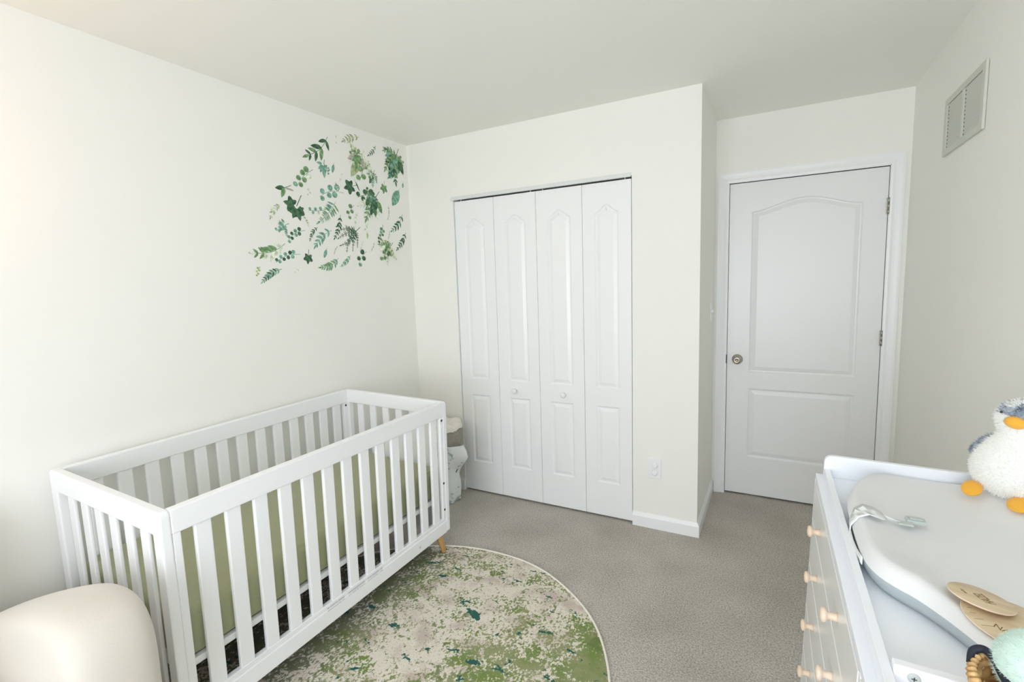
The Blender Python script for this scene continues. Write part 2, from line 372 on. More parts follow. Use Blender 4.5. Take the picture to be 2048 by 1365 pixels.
# closet bifold doors: two pairs of leaves with pointed upper panels
def cathedral(x0, x1, z0, zs, rise):
    c = (x0+x1)/2; hw = (x1-x0)/2; out = [(x0, z0), (x1, z0), (x1, zs)]
    for k in range(1, 12):
        t = k/12; u = abs(t-.5)*2                      # 1 at the shoulders, 0 at the peak
        out.append((x1-(x1-x0)*t, zs + rise*(1-u)**1.0*(.55+.45*cos(u*pi/1.0*.5)) if u > .12 else zs+rise*(.86 + .03*cos(u*12))))
    out.append((x0, zs)); return out
lx = [.3785, .681, .9835, 1.286, 1.5785]
BPROF = [(.003, .002), (.008, .0055), (.013, .006), (.030, .001), (.033, .0)]
for k in range(4):
    if k % 2 == 0: bif = struct(empty('door_%d' % (2+k//2), (lx[k], .03, 0)))
    x0 = lx[k]+.0012-bif.location.x; x1 = lx[k+1]-.0012-bif.location.x
    if k in (0, 3): pass
    a0 = x0+.073; a1 = x1-.073
    lf = moulded_leaf('leaf', x0, x1, .012, 2.022, -.025+.004, .030, [cathedral(a0, a1, .818, 1.852, .055), [(a0, .222), (a1, .222), (a1, .706), (a0, .706)]], BPROF, 'bifold', bif)
    if k in (1, 2):
        kx = (.803 if k == 1 else 1.149)-bif.location.x
        MB().lathe([(.009, 0), (.008, .010), (.015, .016), (.0175, .022), (.016, .027), (.009, .030), (.001, .031)], (kx, -.021, .756), (0, -1, 0), 24).build('knob', 'plate', lf)
    MB().lathe([(.004, 0), (.004, .03)], (((x0+.04) if k in (0, 2) else (x1-.04)), 0, 2.020), (0, 0, 1), 8).build('pivot_pin', 'track', lf)
tk = MB().box(OX0, OX1, .002, .042, 2.036, 2.052); tk.box(OX0-.012, OX1-.004, -.012, .004, 2.030, 2.052)
struct(tk.build('trim_3', 'track'))
b = MB().box(OX0-.001, OX0+.0015, -.001, .1, 0, OZ); struct(b.build('trim_4', 'trim'))

# ------------------------------------------------------------------ fixtures on the walls
outl = tag(empty('wall_outlet', (1.712, 0, .365)), 'white duplex outlet plate with two round covers, low on the closet wall', 'outlet')
bev(MB().box(-.037, .037, -.006, 0, -.060, .060).build('cover_plate', 'plate', outl), .003, 3)
for dz in (.020, -.022):
    MB().lathe([(.0175, 0), (.0175, .006), (.014, .011), (.010, .012), (.0001, .012)], (0, -.005, dz), (0, -1, 0), 24).build('plug_cover', 'plate', outl)
sw = tag(empty('light_switch', (WC, .50, 1.245)), 'white light switch plate on the side wall left of the bedroom door', 'switch')
bev(MB().box(0, .006, -.037, .037, -.058, .058).build('cover_plate', 'plate', sw), .003, 3)
bev(MB().box(.004, .018, -.005, .005, -.004, .014).build('toggle', 'plate', sw), .002)
# return air grille on the right wall
vt = tag(empty('wall_vent', (W, -.167, 2.065)), 'off white metal return air grille high on the right wall', 'vent')
fy, fz = .236, .118
fr = MB(); 
for (a0, a1, c0, c1) in ((-fy, -fy+.032, -fz, fz), (fy-.032, fy, -fz, fz), (-fy+.032, fy-.032, -fz, -fz+.026), (-fy+.032, fy-.032, fz-.026, fz), (-.010, .010, -fz+.026, fz-.026)):
    fr.box(-.010, -.001, a0, a1, c0, c1)
bev(fr.build('frame', 'vent', vt), .002)
MB().box(-.0012, -.0004, -fy+.02, fy-.02, -fz+.02, fz-.02).build('backing', 'dark', vt)
for (y0, y1) in ((-fy+.034, -.012), (.012, fy-.034)):
    b = MB(); sl2 = MB()
    for k in range(12):
        z = -fz+.030+k*(2*fz-.058)/12
        b.add([(-.0025, y0, z), (-.0025, y1-.010, z), (-.0080, y1-.010, z+.0130), (-.0080, y0, z+.0130), (-.0015, y0, z+.0012), (-.0015, y1-.010, z+.0012), (-.0070, y1-.010, z+.0142), (-.0070, y0, z+.0142)],
              [(0,1,2,3),(4,5,6,7),(0,1,5,4),(2,3,7,6),(1,2,6,5),(0,3,7,4)])
        b.box(-.0030, -.0018, y0, y1-.010, z-.001, z+.0145)
        sl2.box(-.0046, -.0040, y1-.009, y1-.001, z+.002, z+.0085)
    b.box(-.0040, -.0018, y1-.010, y1+.002, -fz+.024, fz-.024)
    lb = b.build('louver_bank', 'vent', vt); sl2.build('slot', 'dark', lb)

# ------------------------------------------------------------------ leaf stickers on the left wall
rnd = random.Random(5)
DECALS = [
('pin', (-0.696, 2.338), (-0.832, 2.21), 4, 0.42, 'dg', 'dark olive branch sticker, highest and farthest left of the top row'),
('round', (-0.623, 2.366), (-0.628, 2.317), 3, 0.2, 'p', 'tiny faded sprig sticker between the two top row branches'),
('pin', (-0.442, 2.397), (-0.57, 2.347), 5, 0.3, 'ob', 'narrow olive brown sprig sticker at the right end of the top row'),
('bouquet', (-0.396, 2.333), (-0.568, 2.17), 9, 0.42, 'pogb', 'large pale green and olive bouquet sticker below the top row'),
('pin', (-0.304, 2.376), (-0.373, 2.304), 5, 0.25, 'dg', 'small dark fern sprig sticker between the two large bouquets near the ceiling'),
('bouquet', (-0.085, 2.407), (-0.192, 2.197), 14, 0.4, 'dgtd', 'largest dark green bouquet sticker, nearest the ceiling corner'),
('round', (-0.815, 2.133), (-0.933, 2.019), 7, 0.22, 'tgp', 'round leaved grey green eucalyptus sticker at the upper left'),
('bouquet', (-0.729, 2.205), (-0.758, 2.085), 6, 0.36, 'tt', 'blue green pointed leaf cluster sticker right of the upper left eucalyptus'),
('single', (-0.663, 2.192), (-0.678, 2.139), 1, 0.4, 't', 'single dark teal leaf sticker right of the blue green cluster'),
('single', (-0.369, 2.26), (-0.376, 2.228), 1, 0.5, 'o', 'single small olive leaf sticker between two big bouquets'),
('pin', (-0.6, 2.151), (-0.624, 2.103), 4, 0.3, 'p', 'faint grey green sprig sticker below the pale bouquet'),
('pin', (-0.66, 2.091), (-0.639, 2.04), 4, 0.3, 'bp', 'faded brownish sprig sticker left of the dark upper ivy'),
('ivy', (-0.497, 2.098), (-0.589, 2.068), 1, 1, 'd', 'dark green ivy leaf sticker in the upper middle'),
('single', (-0.503, 2.124), (-0.469, 2.062), 1, 0.13, 'd', 'thin dark blade leaf sticker beside the upper middle ivy'),
('bouquet', (-0.327, 2.222), (-0.381, 2.121), 7, 0.42, 'tgbd', 'teal and brown leaf bunch sticker right of the upper middle ivy'),
('ivy', (-0.244, 2.157), (-0.257, 2.087), 1, 1, 'gl', 'bright green ivy leaf sticker on the right side'),
('single', (-0.058, 2.183), (-0.064, 2.146), 1, 0.5, 't', 'small grey teal leaf sticker close to the room corner'),
('single3', (-0.967, 2.022), (-1.057, 1.983), 3, 0.5, 'dgb', 'three leaf dark green twig sticker at the left edge, upper part'),
('round', (-0.851, 2.028), (-0.86, 1.985), 3, 0.3, 'p', 'faint pale green twig sticker left of the big teal leaves'),
('ivybig', (-0.914, 1.967), (-0.982, 1.847), 1, 1, 'dd', 'biggest dark green ivy leaf sticker on the left side'),
('pin', (-1.039, 1.914), (-1.104, 1.844), 7, 0.3, 'po', 'pale fern sticker left of the biggest ivy leaf'),
('round', (-0.602, 2.035), (-0.783, 1.989), 6, 0.22, 'tt', 'teal eucalyptus branch sticker with long curved stem in the middle'),
('fern', (-0.669, 1.975), (-0.792, 1.852), 11, 0.3, 'tg', 'striped teal fern sticker hanging in the middle'),
('round', (-0.716, 1.932), (-0.866, 1.904), 7, 0.16, 'tp', 'round berry like eucalyptus sticker in the middle left'),
('bouquet', (-0.298, 2.089), (-0.45, 1.917), 12, 0.42, 'dgdtp', 'dark bouquet sticker with a broad leaf at centre right'),
('single', (-0.103, 2.128), (-0.181, 2.012), 1, 0.5, 'tl', 'large single grey green oval leaf sticker on the right'),
('round', (-0.528, 1.972), (-0.578, 1.892), 4, 0.3, 'gd', 'four leaf dark round sprig sticker at the centre'),
('single', (-0.378, 1.934), (-0.381, 1.9), 1, 0.5, 'p', 'single faded round leaf sticker under the centre right bouquet'),
('pin', (-0.221, 2.007), (-0.233, 1.918), 6, 0.14, 'b', 'thin grey brown sprig sticker below the large oval leaf'),
('pin', (-0.502, 1.928), (-0.526, 1.847), 6, 0.22, 'p', 'faded grey sprig sticker above the dark fern'),
('pin', (-0.639, 1.903), (-0.691, 1.769), 6, 0.24, 'dd', 'long dark willow sprig sticker left of the dark fern'),
('pin', (-0.903, 1.867), (-0.876, 1.821), 4, 0.25, 'ob', 'small olive brown sprig sticker below the biggest ivy leaf'),
('bouquet', (-0.999, 1.819), (-1.093, 1.783), 6, 0.5, 'tpt', 'soft teal five leaf twig sticker at the left edge, middle part'),
('pin', (-0.081, 1.967), (-0.188, 1.851), 5, 0.3, 'dt', 'dark glossy leaf sprig sticker at the right edge'),
('round', (-0.284, 1.88), (-0.339, 1.764), 8, 0.18, 'dtg', 'mixed green round leaf sprig sticker on the lower right'),
('single', (-0.415, 1.871), (-0.454, 1.827), 1, 0.35, 'p', 'pale crescent leaf sticker right of the dark fern'),
('single', (-0.428, 1.815), (-0.43, 1.775), 1, 0.42, 'l', 'small yellow green leaf sticker right of the dark fern'),
('pin', (-0.221, 1.843), (-0.237, 1.788), 5, 0.16, 'b', 'tiny brown sprig sticker on the lower right'),
('pin', (-0.058, 1.844), (-0.15, 1.728), 6, 0.26, 'dd', 'dark leafy sprig sticker nearest the room corner, lower right'),
('pin', (-0.813, 1.815), (-0.87, 1.744), 6, 0.24, 'dg', 'slender dark sprig sticker right of the lower eucalyptus'),
('round', (-0.899, 1.791), (-1.017, 1.722), 8, 0.17, 'td', 'teal eucalyptus cluster sticker in the lower left middle'),
('pin', (-0.716, 1.806), (-0.831, 1.716), 5, 0.34, 'tt', 'blue green broad leaf sprig sticker in the lower middle'),
('fernfan', (-0.487, 1.844), (-0.649, 1.722), 1, 1, 'd', 'dark bracken fern sticker fanning out in the lower middle'),
('pin', (-1.034, 1.711), (-1.204, 1.654), 6, 0.36, 'gp', 'long drooping olive green branch sticker at the far left'),
('pin', (-0.467, 1.756), (-0.494, 1.705), 5, 0.2, 'p', 'tiny faded sprig sticker below the yellow green leaf'),
('pin', (-0.373, 1.756), (-0.406, 1.701), 5, 0.2, 'bp', 'tiny grey sprig sticker left of the lowest bouquet'),
('pin', (-0.677, 1.715), (-0.707, 1.67), 5, 0.18, 'b', 'tiny brown sprig sticker under the willow sprig'),
('bouquet', (-0.196, 1.766), (-0.308, 1.645), 12, 0.42, 'dogp', 'lowest right bouquet sticker mixing dark ivy and pale fern'),
('single', (-0.761, 1.694), (-0.784, 1.643), 1, 0.42, 't', 'single teal leaf sticker low in the middle'),
('ivy', (-0.887, 1.677), (-0.898, 1.611), 1, 1, 'dd', 'solid dark green ivy leaf sticker at the bottom left'),
('round', (-0.944, 1.658), (-1.095, 1.611), 9, 0.15, 'td', 'long teal eucalyptus branch sticker at the bottom left'),
('pin', (-0.678, 1.647), (-0.803, 1.589), 7, 0.3, 'gt', 'feathery green sprig sticker at the bottom middle'),
('pin', (-0.582, 1.666), (-0.653, 1.604), 6, 0.28, 'gt', 'small green sprig sticker right of the feathery bottom sprig'),
('round', (-0.448, 1.695), (-0.521, 1.612), 4, 0.32, 'td', 'four large teal round leaves sticker at the bottom right middle'),
('round', (-1.188, 1.587), (-1.208, 1.539), 5, 0.24, 'ol', 'faded yellow green bubble sprig sticker, lowest at the far left'),
('pin', (-1.066, 1.576), (-1.178, 1.514), 8, 0.26, 'dt', 'dark blue green sprig sticker, lowest of all on the wall'),
('pin', (-0.943, 1.579), (-0.991, 1.555), 5, 0.22, 'p', 'nearly white ghost sprig sticker at the bottom'),
]

def leafpoly(b, y, z, ang, ln, wd, x, mi, tipw=.35):
    """almond or oval leaf starting at (y, z) growing along ang"""
    c, s = cos(ang), sin(ang); pts = []
    N = 5
    for k in range(N+1):
        t = k/N; pts.append((t*ln, wd*.5*(sin(pi*t**(1-tipw*.6)))**.8 if 0 < t < 1 else 0))
    poly = pts + [(a, -q) for a, q in reversed(pts[1:-1])]
    b.add([(x, y+a*c-q*s, z+a*s+q*c) for a, q in poly], [tuple(range(len(poly)))], mi)
    # paler midrib
def ivypoly(b, y, z, ang, r, x, mi, lobes=5):
    """palmate leaf: three broad forward lobes and two small rear ones, notched stem end"""
    key = [(0, 1.12), (14, .86), (26, .66), (36, .72), (50, .92), (62, 1.0), (74, .86), (88, .62), (100, .60), (116, .74), (128, .78), (142, .62), (158, .42), (172, .22)]
    pts = [(a, q) for a, q in key] + [(360-a, q) for a, q in reversed(key[1:])]
    pts = [(r*q*cos(radians(a)), r*q*sin(radians(a))*.95) for a, q in pts]; n = len(pts)
    c, s = cos(ang), sin(ang)
    b.add([(x, y, z)] + [(x, y+a*c-q*s, z+a*s+q*c) for a, q in pts], [(0, k+1, (k+1) % n+1) for k in range(n)], mi)
def stemline(b, pts, wd, x, mi):
    vs = []; n = len(pts)
    for i in range(n):
        d = Vector(pts[min(i+1, n-1)])-Vector(pts[max(0, i-1)]); d.normalize(); q = Vector((-d.y, d.x))*wd/2
        vs += [(x, pts[i][0]+q.x, pts[i][1]+q.y), (x, pts[i][0]-q.x, pts[i][1]-q.y)]
    b.add(vs, [(2*i, 2*i+1, 2*i+3, 2*i+2) for i in range(n-1)], mi)
def curve(B, Tp, bend, n=9):
    B = Vector(B); Tp = Vector(Tp); d = Tp-B; q = Vector((-d.y, d.x)); return [B + d*(k/n) + q*bend*sin(pi*k/n) for k in range(n+1)]
def sprig(b, kind, B, Tp, n, s, nc, x, first=0):
    L = (Vector(Tp)-Vector(B)).length; pal = lambda: first + rnd.randrange(nc)
    bend = rnd.choice((-1, 1))*rnd.uniform(.04, .12)
    if kind in ('pin', 'fern'):
        c = curve(B, Tp, bend, 16); stemline(b, c, .0028, x, first)
        for k in range(n):
            t = .18+.78*k/max(1, n-1); i = min(15, int(t*16)); p = c[i]; d = (c[i+1]-c[i]).normalized(); a0 = math.atan2(d.y, d.x)
            sc = (1-.45*abs(t-.45)*2) if kind == 'pin' else (1.15-t*.8)
            for sgn in (-1, 1):
                x += .00003
                leafpoly(b, p.x, p.y, a0+sgn*(.75 if kind == 'pin' else 1.2)+rnd.uniform(-.12, .12), L*s*sc, L*s*sc*(.36 if kind == 'pin' else .24), x, pal())
        leafpoly(b, c[-1].x, c[-1].y, a0, L*s*.7, L*s*.22, x, pal())
    elif kind == 'round':
        c = curve(B, Tp, bend, 16); stemline(b, c, .0028, x, first)
        for k in range(n):
            t = .25+.72*k/max(1, n-1); i = min(15, int(t*16)); p = c[i]; d = (c[i+1]-c[i]).normalized(); q = Vector((-d.y, d.x))*(1 if k % 2 else -1)
            r = L*s*.5*(1.1-.35*t); cc = p+q*r*1.05; x += .00004; seg = 12; m = pal()
            b.add([(x, cc.x+r*cos(2*pi*j/seg), cc.y+r*.92*sin(2*pi*j/seg)) for j in range(seg)], [tuple(range(seg))], m)
    elif kind == 'single':
        d = Vector(Tp)-Vector(B); leafpoly(b, B[0], B[1], math.atan2(d.y, d.x), L, L*s, x, first, .1); stemline(b, [Vector(B)-d*.18, Vector(B)+d*.8], .0016, x+.0001, first+nc-1)
    elif kind == 'single3':
        d = Vector(Tp)-Vector(B); a = math.atan2(d.y, d.x); stemline(b, [Vector(B), Vector(B)+d*.5], .003, x, first)
        P = Vector(B)+d*.45
        for j, (da, m) in enumerate(((-.25, 0), (.75, 1), (2.6, 2))): leafpoly(b, P.x, P.y, a+da, L*.6, L*.26 if j < 2 else L*.12, x+.0001*j, first+min(m, nc-1))
    elif kind in ('ivy', 'ivybig'):
        d = Vector(Tp)-Vector(B); a = math.atan2(d.y, d.x)
        if kind == 'ivy': P = Vector(B)+d*.5; ivypoly(b, P.x, P.y, a, L*.55, x, first); stemline(b, [Vector(B)-d*.15, P], .003, x+.0001, first+nc-1)
        else:
            P = Vector(B)+d*.42
            for j, (da, r) in enumerate(((-1.25, .42), (-.55, .30), (.1, .36), (.75, .40), (1.5, .22))):
                Q = P+Vector((cos(a+da), sin(a+da)))*L*.20; ivypoly(b, Q.x, Q.y, a+da, L*r*.85, x+.0001*j, first+j % nc)
            stemline(b, [Vector(B)-d*.1, P], .004, x+.0008, first)
    elif kind == 'fernfan':
        d = Vector(Tp)-Vector(B); a = math.atan2(d.y, d.x)
        for j, (da, ln) in enumerate(((-.95, .55), (-.62, .85), (-.3, 1.0), (0, 1.05), (.3, .98), (.6, .8), (.95, .62))):
            Q = Vector(B)+Vector((cos(a), sin(a)))*L*.22; E2 = Q+Vector((cos(a+da), sin(a+da)))*L*ln*.72
            sprig(b, 'fern', tuple(Q), tuple(E2), 9, .20, nc, x+.0001*j, first)
        stemline(b, [Vector(B), Vector(B)+d*.3], .004, x, first)
    elif kind == 'bouquet':
        B = Vector(B); d = Vector(Tp)-B; a = math.atan2(d.y, d.x); C0 = B+d*.22; stemline(b, [B, C0], .004, x, first)
        for j in range(n):
            da = -1.25+2.5*j/(n-1)+rnd.uniform(-.12, .12); ln = L*rnd.uniform(.45, .85)*(1-.25*abs(da))
            E2 = C0+Vector((cos(a+da), sin(a+da)))*ln; q = rnd.random(); m = first+j % nc; x += .0002
            if q < .4: leafpoly(b, C0.x+(E2.x-C0.x)*.25, C0.y+(E2.y-C0.y)*.25, a+da, ln*.8, ln*.34, x, m)
            elif q < .75: sprig(b, 'pin', tuple(C0), tuple(E2), 5, .32, 1, x, m)
            else: sprig(b, 'round', tuple(C0), tuple(E2), 5, .26, 1, x, m)
        for j in range(n//2):
            Q = C0+Vector((cos(a+rnd.uniform(-.8, .8)), sin(a+rnd.uniform(-.8, .8))))*L*rnd.uniform(.05, .3); x += .0001
            leafpoly(b, Q.x, Q.y, a+rnd.uniform(-1, 1), L*.26, L*.14, x, first+rnd.randrange(nc))
for kind, B, Tp, n, s, cols, lab in DECALS:
    b = MB(); O = Vector(((B[0]+Tp[0])/2, (B[1]+Tp[1])/2))
    sprig(b, kind, (B[0]-O.x, B[1]-O.y), (Tp[0]-O.x, Tp[1]-O.y), n, s, len(cols), .0004)
    nm = {'pin': 'leaf_sprig_sticker', 'round': 'eucalyptus_sticker', 'bouquet': 'foliage_bouquet_sticker', 'single': 'leaf_sticker', 'single3': 'leaf_twig_sticker', 'ivy': 'ivy_leaf_sticker', 'ivybig': 'ivy_leaf_sticker', 'fern': 'fern_sticker', 'fernfan': 'fern_sticker'}[kind]
    o = b.build(nm, ['leaf_'+c for c in cols], fix=False); o.location = (0, O.x, O.y)
    tag(o, lab, 'wall sticker', 'foliage stickers on the left wall')

# ------------------------------------------------------------------ round rug
RUG = (1.0216, -1.4649); RR = .831
rug = tag(empty('round_rug', (RUG[0], RUG[1], 0)), 'round mottled green, cream and teal rug on the carpet, partly under the crib', 'rug')
b = MB(); seg = 128
def rr(t): return RR-.006 + .003*sin(5*t+1) + .002*sin(11*t)
rings = [0, .3, .6, .85, .97, 1.0]; vs = [(0, 0, .009)]; fs = []
for r in rings[1:]:
    for k in range(seg):
        t = 2*pi*k/seg; vs.append((rr(t)*r*cos(t), rr(t)*r*sin(t), .009 if r < 1 else .006))
for k in range(seg): fs.append((0, 1+k, 1+(k+1) % seg))
for i in range(len(rings)-2):
    for k in range(seg): fs.append((1+i*seg+k, 1+(i+1)*seg+k, 1+(i+1)*seg+(k+1) % seg, 1+i*seg+(k+1) % seg))
n0 = len(vs)
for k in range(seg): t = 2*pi*k/seg; vs.append((rr(t)*cos(t), rr(t)*sin(t), 0))
for k in range(seg): fs.append((n0-seg+k, n0+k, n0+(k+1) % seg, n0-seg+(k+1) % seg))
b.add(vs, fs, 0, False); b.build('pile', 'rug', rug)
b = MB(); N = 160
for k in range(N):
    pass
ring = [(rr(2*pi*k/N)*cos(2*pi*k/N)*1.0035, rr(2*pi*k/N)*sin(2*pi*k/N)*1.0035, .0055) for k in range(N+1)]
b.tube(ring, .0052, 8); b.build('edge_binding', 'liner', rug)

# ------------------------------------------------------------------ crib
cx_, cy_ = (.0241+.7562)/2, (-2.0951-.7174)/2
crib = tag(empty('baby_crib', (cx_, cy_, 0), (.0102, .0231, -.0009)), 'white slatted baby crib with honey wood feet, against the left wall', 'crib')
hx, hy = .366, .689; ZT, ZB = .852, .124
def slat(x0, x1, y0, y1, z0, z1, par):
    s_ = box('slat', x0, x1, y0, y1, z0, z1, 'crib', par, .004, 2); return s_
for sg in (-1, 1):
    ya, yb = (hy-.030, hy) if sg > 0 else (-hy, -hy+.030)
    f = MB()
    outer = []; rc = .018
    def rrect(x0, x1, z0, z1, r, n=5):
        pts = []
        for (cx0, cz0, a0) in ((x1-r, z1-r, 0), (x0+r, z1-r, pi/2), (x0+r, z0+r, pi), (x1-r, z0+r, 1.5*pi)):
            for k in range(n+1): t = a0+pi/2*k/n; pts.append((cx0+r*cos(t), cz0+r*sin(t)))
        return pts
    po = rrect(-hx, hx, ZB, ZT, .014); pin_ = rrect(-hx+.046, hx-.046, ZB+.088, ZT-.076, .001)
    n = len(po)
    vs = [(a, ya, c) for a, c in po] + [(a, ya, c) for a, c in pin_] + [(a, yb, c) for a, c in po] + [(a, yb, c) for a, c in pin_]
    fs = []
    for i in range(n):
        j = (i+1) % n
        fs += [(i, j, n+j, n+i), (2*n+i, 2*n+j, 3*n+j, 3*n+i), (i, j, 2*n+j, 2*n+i), (n+i, n+j, 3*n+j, 3*n+i)]
    f.add(vs, fs); e = bev(f.build('end_panel', 'crib', crib), .006, 3, 50)
    w_ = 2*hx-.092; g_ = .053; s_ = (w_-7*g_)/6
    for k in range(6):
        x0 = -hx+.046+g_+k*(s_+g_); slat(x0, x0+s_, ya+.009, yb-.009, ZB+.084, ZT-.072, e)
for nm, x0, x1 in (('front_panel', hx-.030, hx), ('back_panel', -hx, -hx+.030)):
    y0, y1 = -hy+.0305, hy-.0305; zr = ZB+.088
    f = MB(); f.box(x0, x1, y0, y1, ZT-.077, ZT-.002); f.box(x0, x1, y0, y1, ZB+.002, zr-.020); f.box(x0+.004, x1-.004, y0, y1, zr-.020, zr)
    f.box(x0+.002, x1-.002, y0, y0+.024, zr, ZT-.077); f.box(x0+.002, x1-.002, y1-.024, y1, zr, ZT-.077)
    e = bev(f.build(nm, 'crib', crib), .003, 2)
    for k in range(13):
        y = -.594+.0961*k; slat(x0+.008, x1-.006, y, y+.0505, zr-.004, ZT-.075, e)
    if nm == 'front_panel':
        for z in (.757, .41, .261):
            MB().lathe([(.0062, 0), (.0062, .002), (.003, .003), (.003, .001), (.0001, .001)], (x1-.0025, y1-.012, z), (1, 0, 0), 14).build('bolt', 'dark', e)
        MB().lathe([(.0065, 0), (.006, .0015), (.0001, .0018)], (x1-.0005, .43, .158), (1, 0, 0), 14).build('bolt', 'buckle', e)
        # three blocks of small warning print on the lower rail
        for (ya2, yb2, rows) in ((-.145, -.057, 2), (-.036, .056, 2), (.073, .165, 2)):
            b = MB(); r2 = random.Random(int(ya2*1000))
            for r_ in range(rows):
                y = ya2; z = .196-.011*r_
                while y < yb2:
                    w2 = r2.uniform(.0018, .0036); b.box(x1-.0012+.0002, x1+.0003, y, y+w2, z, z+.0055); y += w2+.0014+(.004 if r2.random() < .15 else 0)
            b.build('warning_print', 'print', e)
    else:
        MB().lathe([(.006, 0), (.006, .002)], (x1-.0025, y1-.012, .76), (1, 0, 0), 14).build('bolt', 'dark', e)
# splayed tapered feet, each cut at the carpet or rug
Mc = Matrix.LocRotScale(Vector((cx_, cy_, 0)), Euler((.0102, .0231, -.0009)), None); Mi = Mc.inverted()
for (sx, sy) in ((1, 1), (1, -1), (-1, 1), (-1, -1)):
    top = Vector((sx*(hx-.042), sy*(hy-.060), ZB+.004)); wtop = Mc @ top; foot = wtop + Vector((sx*.020, sy*.022, 0))
    onrug = math.hypot(foot.x-RUG[0], foot.y-RUG[1]) < RR; foot.z = .0095 if onrug else .001
    fl = Mi @ foot; a = (top-fl).normalized(); h = (top-fl).length
    lg = MB().lathe([(.0115, 0), (.013, .002), (.020, h-.006), (.020, h)], fl, a, 20); lg.build('foot', 'legwood', crib)
sp = MB()
for (x0, x1, y0, y1) in ((hx-.055, hx-.032, -hy+.03, hy-.03), (-hx+.032, -hx+.055, -hy+.03, hy-.03), (-hx+.032, hx-.032, -hy+.03, -hy+.055), (-hx+.032, hx-.032, hy-.055, hy-.03)):
    sp.box(x0, x1, y0, y1, .309, .333)
ms = bev(sp.build('mattress_support', 'crib', crib), .003)
MB().box(-hx+.058, hx-.058, -hy+.058, hy-.058, .302, .328).build('base_board', 'slatwood', ms)

mt = MB().box(-.328, .330, -.652, .652, .3335, .498).build('crib_mattress', 'sheet')
mt.location = (cx_, cy_, 0); mt.rotation_euler = (.0102, .0231, -.0009)
bm = bmesh.new(); bm.from_mesh(mt.data); bmesh.ops.bevel(bm, geom=[e for e in bm.edges if abs((e.verts[0].co-e.verts[1].co).normalized().z) > .9], offset=.045, segments=6, affect='EDGES', profile=.5)
bmesh.ops.bevel(bm, geom=[e for e in bm.edges if len(e.link_faces) == 2 and e.link_faces[0].normal.angle(e.link_faces[1].normal) > 1.2], offset=.028, segments=5, affect='EDGES', profile=.5)
bm.to_mesh(mt.data); bm.free(); smooth(mt)
tag(mt, 'crib mattress covered with a sage green fitted sheet, inside the white crib', 'mattress')

# ------------------------------------------------------------------ things in the corner behind the crib
cube = tag(empty('storage_cube', (.375, -.485, 0)), 'white storage box on the carpet behind the far end of the crib', 'box')
bev(MB().box(-.150, .110, -.055, .055, 0, .40).build('body', 'white', cube), .004)
binn = tag(empty('fabric_bin', (.375, -.485, .402)), 'fabric bin with black and white print, stacked on the white box behind the crib', 'bin')
b = MB(); b.box(-.150, .140, -.056, .056, 0, .235); bev(b.build('body', 'bw', binn), .012, 3)
bev(MB().box(-.152, .142, -.058, .058, .225, .245).build('rim', 'liner', binn), .004)

ham = tag(empty('laundry_hamper', (.318, -.190, 0)), 'grey felt hamper with cream liner in the corner beside the closet', 'hamper')
MB().lathe([(.088, 0), (.095, .01), (.124, .25), (.142, .44), (.143, .500), (.136, .520), (.130, .520), (.128, .45), (.0001, .44)], (0, 0, 0), (0, 0, 1), 48).build('body', 'felt', ham)
# cream liner spilling over the rim
b = MB(); seg = 48; vs = []; prof = [(.060, .525), (.105, .548), (.136, .540), (.149, .528), (.150, .512)]
for i, (r, h) in enumerate(prof):
    for k in range(seg):
        t = 2*pi*k/seg; wv = .006*sin(7*t)+.004*sin(13*t+1); vs.append(((r+wv*i/4)*cos(t), (r+wv*i/4)*sin(t), h+wv*1.2+(-.010*abs(sin(3*t)) if i == 4 else 0)))
fs = [(i*seg+k, i*seg+(k+1) % seg, (i+1)*seg+(k+1) % seg, (i+1)*seg+k) for i in range(4) for k in range(seg)] + [tuple(range(seg))]
b.add(vs, fs, 0, True); b.build('liner', 'liner', ham)
# muslin blanket draped over the front of the hamper down to the carpet
b = MB(); nu, nv = 40, 30; vs = []; HC = Vector((.318, -.190))
for j in range(nv+1):
    v = j/nv
    for i in range(nu+1):
        u = i/nu; t = -2.75+3.05*u                       # angle round the hamper, covering the camera side
        z = .425-.035*(u-.5)*2*(1 if u > .5 else -1)-.41*v
        base = .096+.048*min(1, max(0, z)/.47)
        fold = .010*sin(15*u*pi*.55+1)*(.25+v) + .006*sin(37*u+3*v)
        flare = .066*math.exp(-((v-.18)/.16)**2)*max(0, 1-abs(u-.93)/.22)
        pinch = -.016*math.exp(-((v-.48)/.12)**2)
        r = base+.008+max(0, fold)+flare+pinch
        r = max(r, base+.004)
        vs.append((r*cos(t), r*sin(t), max(.003, z)))
fs = [(j*(nu+1)+i, j*(nu+1)+i+1, (j+1)*(nu+1)+i+1, (j+1)*(nu+1)+i) for j in range(nv) for i in range(nu)]
b.add(vs, fs, 0, True); bl = b.build('muslin_blanket', 'leafy'); bl.location = (HC.x, HC.y, 0)
sm_ = bl.modifiers.new('thickness', 'SOLIDIFY'); sm_.thickness = .003; sm_.offset = 1
tag(bl, 'white muslin blanket with grey green leaf print draped over the grey hamper', 'blanket')

